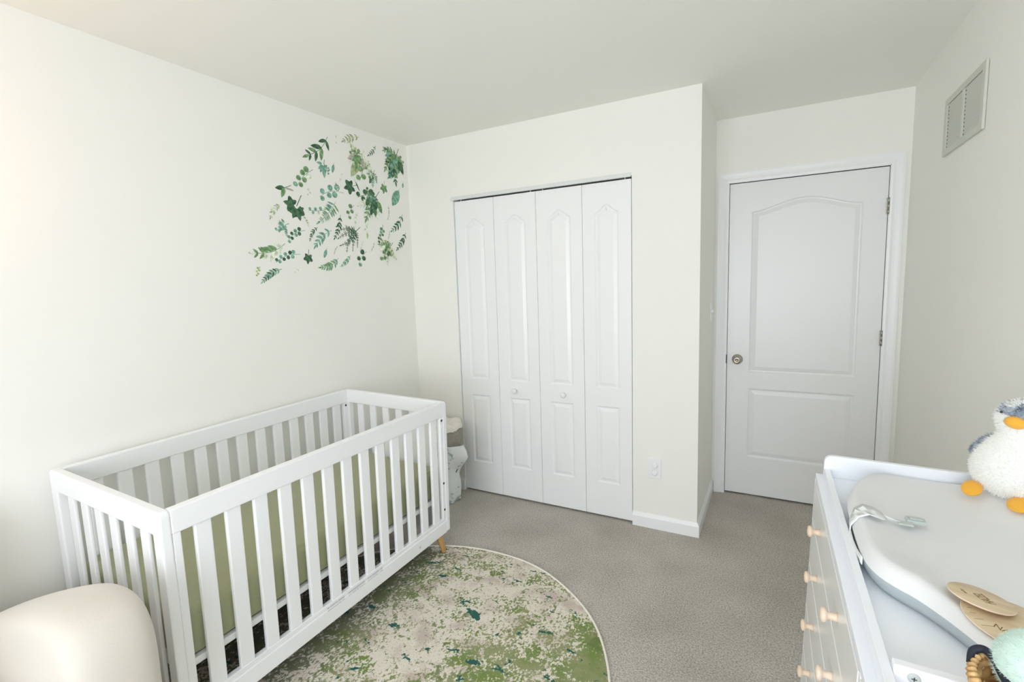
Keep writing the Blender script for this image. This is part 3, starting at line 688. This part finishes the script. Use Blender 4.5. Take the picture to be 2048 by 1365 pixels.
# ------------------------------------------------------------------ dresser (leans back slightly on the carpet)
DROT = (.0175, .0245, .0155); TH = .85
RD = Euler(DROT).to_matrix(); OD = Vector((2.4223, -1.106, .86)) - RD @ Vector((0, 0, TH))
MD = Matrix.Translation(OD) @ RD.to_4x4()
def on_dresser(name, x, y, z, rz=0):
    """an Empty standing at (x, y, z) above the dresser top, following its slight lean"""
    o = bpy.data.objects.new(name, None); COL.objects.link(o); o.empty_display_size = .05
    o.matrix_world = MD @ Matrix.Translation((x, y, TH+z)) @ Matrix.Rotation(rz, 4, 'Z'); return o
dr = on_dresser('dresser', 0, 0, -TH); tag(dr, 'white dresser with pale grey drawer fronts and wooden knobs along the right wall', 'dresser')
DW, DD, zb0 = 1.61, .472, .155
b = MB(); b.box(.002, DD, -DW, 0, TH-.016, TH)
b.box(.001, DD, -.016, 0, zb0, TH-.016); b.box(.001, DD, -DW, -DW+.016, zb0, TH-.016); b.box(.001, DD, -.806-.007, -.806+.007, zb0, TH-.016)
b.box(DD-.01, DD, -DW, 0, zb0, TH-.016); b.box(.001, DD, -DW, 0, zb0, zb0+.016)
rows = [0.018, .1365, .2785, .4200, .5610, TH-zb0-.016]
for r_ in rows[1:5]: b.box(.0008, .05, -DW, 0, TH-r_-.0035, TH-r_+.0035)
bev(b.build('case', 'white', dr), .0015)
for (y0, y1) in ((-.799, -.016), (-DW+.016, -.813)):
    for k in range(5):
        zt, zl = TH-rows[k]-(.0035 if k else .001), TH-rows[k+1]+.0035
        d_ = bev(MB().box(0, .018, y0+.0015, y1-.0015, zl, zt).build('drawer', 'drawer', dr), .001)
        zc = (zt+zl)/2; ym = (y0+y1)/2
        for sy in (.175, -.175):
            MB().lathe([(.0095, 0), (.0078, .006), (.0068, .013), (.0085, .018), (.0135, .0205), (.0150, .024), (.0135, .028), (.007, .030), (.001, .0305)], (0, ym+sy, zc), (-1, 0, 0), 20).build('knob', 'knobwood', d_)
MDi = MD.inverted()
for x_ in (.05, DD-.05):
    for y_ in (-.06, -DW+.06):
        tp = Vector((x_, y_, zb0+.002)); wt = MD @ tp; ft = MDi @ Vector((wt.x, wt.y, .001)); a = (tp-ft).normalized()
        MB().lathe([(.014, 0), (.024, (tp-ft).length)], ft, a, 16).build('foot', 'white', dr)

# changing tray on top
tr_ = on_dresser('changing_tray', 0, 0, 0); tag(tr_, 'white wooden changing tray with raised end board on the dresser top', 'tray')
TX0, TX1, TY0, TY1 = .019, .470, -1.19, -.012
def yzframe(a, c, d): return (a, d, c)
def endpoly(x0, x1, h, r, n=6):
    pts = [(x0, .0005), (x1, .0005)]
    for (cx0, cz0, a0) in ((x1-r, h-r, 0), (x0+r, h-r, pi/2)):
        for k in range(n+1): t = a0+pi/2*k/n; pts.append((cx0+r*cos(t), cz0+r*sin(t)))
    return pts
bev(MB().prism(endpoly(TX0, TX1, .068, .020), yzframe, TY1-.015, TY1).build('end_board', 'white', tr_), .0015)
bev(MB().prism(endpoly(TX0, TX1, .068, .020), yzframe, TY0, TY0+.015).build('end_board', 'white', tr_), .0015)
bev(MB().box(TX0+.0005, TX0+.015, TY0+.0152, TY1-.0152, .0005, .0285).build('front_rail', 'white', tr_), .0015)
bev(MB().box(TX1-.015, TX1, TY0+.0152, TY1-.0152, .0005, .058).build('back_rail', 'white', tr_), .0015)
MB().box(TX0+.0155, TX1-.0155, TY0+.016, TY1-.016, .0006, .004).build('floor_board', 'white', tr_)
dv = bev(MB().box(TX0+.0155, TX1-.0155, -.838, -.823, .0045, .040).build('divider', 'white', tr_), .0015)
cp = MB().lathe([(.0078, 0), (.0078, .0016), (.0066, .0022), (.0001, .0022)], (.0585, -.838, .026), (0, -1, 0), 24)
sc_ = cp.build('screw_cap', 'buckle', dv)
MB().box(.0585-.0032, .0585+.0032, -.8406, -.8400, .0254, .0266).box(.0585-.0006, .0585+.0006, -.8406, -.8400, .026-.0032, .026+.0032).build('cross_slot', 'dark', sc_)

# contoured changing pad
left = [(.306, -.018), (.196, -.030), (.150, -.050), (.116, -.079), (.075, -.157), (.050, -.240), (.040, -.320), (.038, -.42), (.038, -.500), (.040, -.548), (.050, -.588), (.070, -.618), (.108, -.650), (.140, -.694), (.168, -.745), (.205, -.785), (.25, -.798)]
XM = .254
right = [(2*XM-x, y) for x, y in reversed(left[1:-1])]
out = left[1:] + right
# resample smoothly
def chaikin(p, n):
    for _ in range(n):
        q = []
        for i in range(len(p)):
            a, c = p[i], p[(i+1) % len(p)]; q += [(a[0]*.75+c[0]*.25, a[1]*.75+c[1]*.25), (a[0]*.25+c[0]*.75, a[1]*.25+c[1]*.75)]
        p = q
    return p
out = chaikin(out, 2); PC = Vector((XM, -.34))
def padz(s, side):
    """height over the tray: basin, raised rim (higher along the two long sides), soft lip"""
    P_ = [(0, .026), (.50, .027), (.66, .031+.006*side), (.80, .038+.016*side), (.89, .042+.022*side), (.93, .043+.022*side), (.97, .040+.016*side), (1.0, .033+.006*side)]
    for (a, za), (c, zc2) in zip(P_, P_[1:]):
        if s <= c: t = (s-a)/(c-a); return za+(zc2-za)*t
    return P_[-1][1]
b = MB(); ss = [.0, .15, .3, .45, .53, .6, .66, .72, .78, .83, .87, .9, .93, .955, .975, .99, 1.0]; vs = [(PC.x, PC.y, padz(0, 1))]; n = len(out); fs = []
for s_ in ss[1:]:
    for (x, y) in out:
        sd_ = min(1, abs(x-PC.x)/.16)**2; vs.append((PC.x+(x-PC.x)*s_, PC.y+(y-PC.y)*s_, padz(s_, sd_)))
for k in range(n): fs.append((0, 1+k, 1+(k+1) % n))
for i in range(len(ss)-2):
    for k in range(n): fs.append((1+i*n+k, 1+(i+1)*n+k, 1+(i+1)*n+(k+1) % n, 1+i*n+(k+1) % n))
b.add(vs, fs, 0, True)
low = []; 
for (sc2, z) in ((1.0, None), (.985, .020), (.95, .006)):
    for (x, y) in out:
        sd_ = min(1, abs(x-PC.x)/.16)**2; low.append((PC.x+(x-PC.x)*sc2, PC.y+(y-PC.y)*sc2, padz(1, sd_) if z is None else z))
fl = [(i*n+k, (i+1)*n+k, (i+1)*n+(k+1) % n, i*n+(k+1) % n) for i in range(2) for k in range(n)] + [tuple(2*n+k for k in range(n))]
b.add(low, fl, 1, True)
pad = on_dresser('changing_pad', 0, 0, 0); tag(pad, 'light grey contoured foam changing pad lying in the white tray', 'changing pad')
cu_ = b.build('cushion', ['foam', 'foamshaded'], pad)
st = MB().ribbon([(.0365, -.395, .022), (.0365, -.392, .040), (.046, -.386, .058), (.058, -.380, .068), (.074, -.372, .069), (.092, -.364, .062), (.104, -.357, .055)], (.15, 1, 0), [.048, .052, .055, .056, .052, .040, .020], .0024)
st.ribbon([(.102, -.354, .056), (.122, -.346, .047), (.140, -.338, .041)], (.25, 1, 0), [.009, .007, .010], .0022)
st.build('strap', 'strap', pad)
MB().ribbon([(.036, -.398, .034), (.0335, -.42, .030), (.0335, -.46, .028), (.0345, -.50, .030), (.0365, -.53, .034), (.0365, -.550, .038)], (0, .1, 1), .014, .0022).build('strap_tail', 'strap', pad)
bk = MB(); bk.box(.132, .160, -.352, -.334, .0385, .0425); bk.box(.150, .186, -.334, -.310, .038, .046); bk.box(.156, .180, -.330, -.314, .046, .049)
bev(bk.build('buckle', 'buckle', pad), .002, 2)

# two round wooden plaques lying on the pad
def engrave(txt, size, par, x, y, z, rz, m='burn', sx=1.0):
    cu = bpy.data.curves.new('engraved_text', 'FONT'); cu.body = txt; cu.size = size; cu.align_x = 'CENTER'; cu.align_y = 'CENTER'; cu.extrude = .00015
    tmp = bpy.data.objects.new('tmp', cu); COL.objects.link(tmp); bpy.context.view_layer.update()
    me = bpy.data.meshes.new_from_object(tmp.evaluated_get(bpy.context.evaluated_depsgraph_get())); bpy.data.objects.remove(tmp)
    o = bpy.data.objects.new('engraved_text', me); COL.objects.link(o); me.materials.clear(); me.materials.append(M[m]); o.parent = par; o.location = (x, y, z); o.rotation_euler = (0, 0, rz); o.scale = (sx, 1, 1); return o
def plaque(name, x, y, z, r, tilt, label, rz):
    o = on_dresser(name, x, y, z); o.matrix_world = o.matrix_world @ Euler(tilt).to_matrix().to_4x4(); tag(o, label, 'plaque')
    MB().lathe([(r*.99, 0), (r, .0004), (r, .0026), (r*.99, .003)], (0, 0, 0), (0, 0, 1), 64).build('disc', 'ply', o)
    MB().lathe([(r+.0001, .0005), (r+.0003, .0015), (r+.0001, .0025)], (0, 0, 0), (0, 0, 1), 64).build('edge', 'plyedge', o)
    return o
pl1 = plaque('birth_plaque', .220, -.676, .0475, .068, (.03, .10, 0), 'pale plywood birth plaque with engraved ruler marks, underneath the name disc', 0)
engrave('BROWN', .017, pl1, -.012, -.030, .0031, radians(150), sx=.8)
tk_ = MB()
for k, (a_, l_) in enumerate(((205, .007), (218, .010), (231, .014), (244, .020))):
    a = radians(a_-35); p0 = Vector((cos(a), sin(a)))*.060; d = Vector((.93, .36)); p1 = p0+d*l_; q = Vector((-d.y, d.x))*.0004
    tk_.add([(*(p0+q), .00305), (*(p0-q), .00305), (*(p1-q), .00305), (*(p1+q), .00305)], [(0, 1, 2, 3)])
tk_.build('ruler_marks', 'burn', pl1, fix=False)
pl2 = plaque('name_disc', .187, -.634, .0590, .043, (-.10, .12, 0), 'small round plywood name disc with engraved letters, on top of the larger plaque', 0)
engrave('HAZEL', .024, pl2, .004, -.001, .0031, radians(110), sx=.42)
engrave('baby', .007, pl2, -.022, .004, .0031, radians(110))

# fur helper: one mesh of fine tapered tufts standing on a surface
def fur(name, base, count, ln, wd, m, par, seed=1, keep=None, slots=None, pick=None):
    me = base.data; r = random.Random(seed); tris = []
    for p in me.polygons:
        vs_ = [me.vertices[i].co for i in p.vertices]
        for k in range(1, len(vs_)-1): tris.append((vs_[0], vs_[k], vs_[k+1], p))
    ar = [((c-a).cross(b_-a)).length for a, b_, c, _ in tris]; b = MB(); tot = r.choices(range(len(tris)), ar, k=count)
    for i in tot:
        a, b_, c, p = tris[i]; u, v = r.random(), r.random()
        if u+v > 1: u, v = 1-u, 1-v
        P_ = a+(b_-a)*u+(c-a)*v
        if keep and not keep(P_): continue
        n = p.normal; q = Vector((r.uniform(-1, 1), r.uniform(-1, 1), r.uniform(-1, 1))); d = (n+q*.75+Vector((0, 0, -.25))).normalized(); sd = d.cross(q).normalized()*wd
        l = ln*r.uniform(.5, 1.1)
        b.add([P_-n*.001+sd, P_-n*.001-sd, P_+d*l], [(0, 1, 2)], pick(P_) if pick else 0, True)
    return b.build(name, m, par, fix=False)

def blob(rads, seg=32, squash=(1, 1, 1), wob=0, seed=1):
    b = MB(); b.lathe(rads, (0, 0, 0), (0, 0, 1), seg); r = random.Random(seed)
    b.v = [(x*squash[0]*(1+r.uniform(-wob, wob)), y*squash[1]*(1+r.uniform(-wob, wob)), z) for x, y, z in b.v]; return b

# plush bird leaning in the far corner of the tray
pg = on_dresser('plush_penguin', .410, -.102, .058, radians(-38)); tag(pg, 'white fluffy plush bird with orange beak and feet, sitting on the changing pad', 'plush toy')
# local -y is the way it faces
prof = [(.02, 0), (.062, .004), (.086, .030), (.092, .058), (.086, .088), (.070, .118), (.054, .140), (.047, .152), (.050, .165), (.056, .180), (.055, .200), (.044, .220), (.024, .233), (.002, .237)]
bd = blob(prof, 40, (1.0, .92, 1)).build('body', 'plush', pg)
f1 = fur('fluff', bd, 15000, .0085, .0007, 'plush', pg, 3)
for sx, rot in ((-1, 0), (1, 0)):
    fb = MB(); seg = 16; vs = []; rings_ = [(0, .0), (.5, .9), (.85, .8), (1, .0)]
    fb.lathe([(.001, 0), (.014, .002), (.019, .006), (.018, .011), (.010, .015), (.001, .016)], (0, 0, 0), (0, 0, 1), 24)
    fb.v = [(x*(1.05 if sx < 0 else 1.35), y*1.35, z*.7) for x, y, z in fb.v]; fo = fb.build('foot', 'orange', pg); fo.location = ((-.060 if sx < 0 else .034), (-.070 if sx < 0 else -.078), .004); fo.rotation_euler = (radians(30), 0, radians(-12*sx))
bkb = MB().lathe([(.001, -.004), (.014, -.003), (.0185, .002), (.015, .010), (.007, .016), (.001, .018)], (0, 0, 0), (0, -1, 0), 24)
bkb.v = [(x*1.15, y, z*.82) for x, y, z in bkb.v]; bo = bkb.build('beak', 'orange', pg); bo.location = (-.004, -.049, .188)
cap = blob([(.047, .206), (.047, .212), (.041, .223), (.024, .236), (.002, .240)], 28, (1.02, .94, 1))
cap.v = [(x*1.19+.004, y*1.19+.001, z-.005) for x, y, z in cap.v]; cap = cap.build('cap', 'navy', pg); fur('cap_fluff', cap, 2500, .008, .0007, 'navy', pg, 5)
for sx in (-1, 1):
    wg = MB(); wg.lathe([(.001, 0), (.012, .012), (.017, .035), (.014, .060), (.001, .078)], (0, 0, 0), (0, 0, 1), 16); wg.v = [(x*.55, y*1.3, z) for x, y, z in wg.v]
    wo = wg.build('wing', 'navy', pg); wo.location = (sx*.100, .004, .072); wo.rotation_euler = (0, radians(-32*sx), 0); fw = fur('wing_fluff', wo, 900, .008, .0006, 'navy', wo, 7)
MB().lathe([(.0035, 0), (.003, .002), (.0001, .003)], (.026, -.046, .205), (.4, -1, .2), 12).build('eye', 'dark', pg)
MB().lathe([(.0035, 0), (.003, .002), (.0001, .003)], (-.034, -.040, .205), (-.5, -1, .2), 12).build('eye', 'dark', pg)

# wicker basket with black cord handle, wool ball on it
bkx, bky = .172, -.922
bs = on_dresser('wicker_basket', bkx, bky, .0045); tag(bs, 'small straw wicker basket with black cord handle at the bottom right corner', 'basket')
b = MB(); rows_ = 11; per = 22
for r_ in range(rows_):
    z = .005+r_*.0088; R_ = .062+.014*(r_/rows_); pts = []
    for k in range(per*4+1):
        t = 2*pi*k/(per*4); pts.append(((R_+.0028*sin(t*per/2*1.0+(pi if r_ % 2 else 0)))*cos(t), (R_+.0028*sin(t*per/2+(pi if r_ % 2 else 0)))*sin(t), z+.0008*sin(t*9)))
    b.tube(pts, .0046, 6)
b.lathe([(.001, 0), (.060, 0), (.060, .004), (.001, .004)], (0, 0, 0), (0, 0, 1), 32)
b.build('weave', 'wicker', bs)
b = MB()
for k in range(48):
    t = 2*pi*k/48; p0 = Vector((.076*cos(t), .076*sin(t), .092)); p1 = Vector((.076*cos(t+.2), .076*sin(t+.2), .108)); b.tube([p0, (p0+p1)/2+Vector((cos(t), sin(t), 0))*.005, p1], .0035, 6)
b.build('rim', 'wicker', bs)
hp = [(-.070, .040, .098), (-.066, .050, .110), (-.056, .050, .116), (-.050, .036, .115), (-.048, .016, .110), (-.046, -.006, .106), (-.044, -.034, .100), (-.040, -.060, .085)]
hp = [Vector(q) for q in hp]
hq = []
for i in range(len(hp)-1):
    p0, p1, p2, p3 = hp[max(0, i-1)], hp[i], hp[i+1], hp[min(len(hp)-1, i+2)]
    for k in range(6):
        t = k/6; hq.append(.5*((2*p1)+(p2-p0)*t+(2*p0-5*p1+4*p2-p3)*t*t+(3*p1-p0-3*p2+p3)*t**3))
hq.append(hp[-1])
MB().tube(hq, [.0048]*len(hq), 16).build('cord_handle', 'rope', bs)
ball = on_dresser('wool_ball', .166, -.893, .1225); tag(ball, 'mint green wool ball resting on the wicker basket', 'ball')
wb = MB(); R_ = .047; wb.lathe([(R_*sin(pi*k/16)+1e-4, -R_*cos(pi*k/16)) for k in range(17)], (0, 0, 0), (0, 0, 1), 32)
wbo = wb.build('core', 'mint', ball); fur('fuzz', wbo, 9000, .0045, .00035, 'mint', ball, 11)
# white ribbon bow at the right edge beside the plaques
bw = on_dresser('ribbon_bow', .262, -.735, .062); tag(bw, 'white satin ribbon bow beside the plywood plaque at the right edge', 'bow')
b = MB()
for a_ in (20, 140, 215, 320):
    a = radians(a_); d = Vector((cos(a), sin(a), 0)); b.ribbon([Vector((0, 0, 0)), d*.012+Vector((0, 0, .010)), d*.026+Vector((0, 0, .006)), d*.030+Vector((0, 0, -.002)), d*.015+Vector((0, 0, -.004))], (-d.y, d.x, .2), .012, .001)
b.lathe([(.001, -.004), (.005, 0), (.001, .006)], (0, 0, 0), (0, 0, 1), 12); b.build('bow', 'plate', bw)

# ------------------------------------------------------------------ cream armchair in the lower left corner
ch = tag(empty('armchair', (.60, -2.72, 0)), 'cream upholstered armchair with rounded arm, in the bottom left corner', 'armchair')
armtop = [(-.56, .42), (-.48, .45), (-.37, .505), (-.24, .56), (-.12, .61), (0, .655), (.10, .690), (.18, .709), (.26, .709), (.315, .684), (.346, .632), (.357, .56), (.357, .43), (.35, .16), (-.56, .16)]
def arm(y0, y1, nm):
    n_ = 14; vs = []; fs = []; c = (-.02, .36)
    pts = armtop
    # rounded slab: cross section in depth is a superellipse
    prof_ = [(-1, .80), (-.93, .895), (-.75, .955), (-.45, .99), (0, 1.0), (.45, .99), (.75, .955), (.93, .895), (1, .80)]
    ym, hw = (y0+y1)/2, (y1-y0)/2
    def off(p, k):      # pull outline inward by (1-k)*0.13 m towards the centre of the arm
        d = Vector((c[0]-p[0], c[1]-p[1])); d.normalize() if d.length else None; return (p[0]+d.x*(1-k)*.26, p[1]+d.y*(1-k)*.26 if p[1] > .2 else p[1])
    n = len(pts)
    for (d, k) in prof_:
        for p in pts: q = off(p, k); vs.append((q[0], ym+d*hw, q[1]))
    for i in range(len(prof_)-1):
        for j in range(n): fs.append((i*n+j, i*n+(j+1) % n, (i+1)*n+(j+1) % n, (i+1)*n+j))
    fs.append(tuple(range(n))); fs.append(tuple((len(prof_)-1)*n+j for j in range(n)))
    b = MB(); b.add(vs, fs, 0, True); o = b.build(nm, 'cream', ch); sub(o, 2); return o
arm(.33, .52, 'arm'); arm(-.52, -.33, 'arm')
o = MB().box(-.57, -.36, -.34, .34, .18, .82).build('backrest', 'cream', ch); bev(o, .07, 5); smooth(o)
o = MB().box(-.38, .31, -.325, .325, .26, .44).build('seat_cushion', 'cream', ch); bev(o, .05, 5); smooth(o)
o = MB().box(-.40, .31, -.34, .34, .12, .27).build('base', 'cream', ch); bev(o, .02, 3)
for sx in (-.36, .27):
    for sy in (-.28, .28): MB().lathe([(.016, 0), (.022, .13)], (sx, sy, 0), (0, 0, 1), 14).build('leg', 'legwood', ch)

# lamps that light the room, outside the frame
wl = tag(empty('wall_lamp', (0, -2.44, 1.84)), 'warm globe wall lamp on the left wall above the armchair', 'lamp')
MB().lathe([(.045, 0), (.045, .012), (.012, .018), (.010, .06)], (0, 0, -.02), (1, 0, 0), 24).tube([(.055, 0, -.02), (.11, 0, -.02), (.12, 0, 0)], .008).build('bracket', 'steel', wl)
MB().lathe([(.055*sin(pi*k/14)+1e-4, -.055*cos(pi*k/14)) for k in range(15)], (.12, 0, .055), (0, 0, 1), 24).build('globe', 'warmglow', wl)
cf = tag(empty('ceiling_lamp', (1.75, -2.45, H)), 'round flush ceiling lamp above the camera', 'lamp')
MB().lathe([(.16, 0), (.165, -.02), (.16, -.04)], (0, 0, 0), (0, 0, 1), 32).build('base', 'plate', cf)
MB().lathe([(.155, -.04), (.145, -.065), (.11, -.088), (.05, -.10), (.0001, -.102)], (0, 0, 0), (0, 0, 1), 32).build('dome', 'glow', cf)
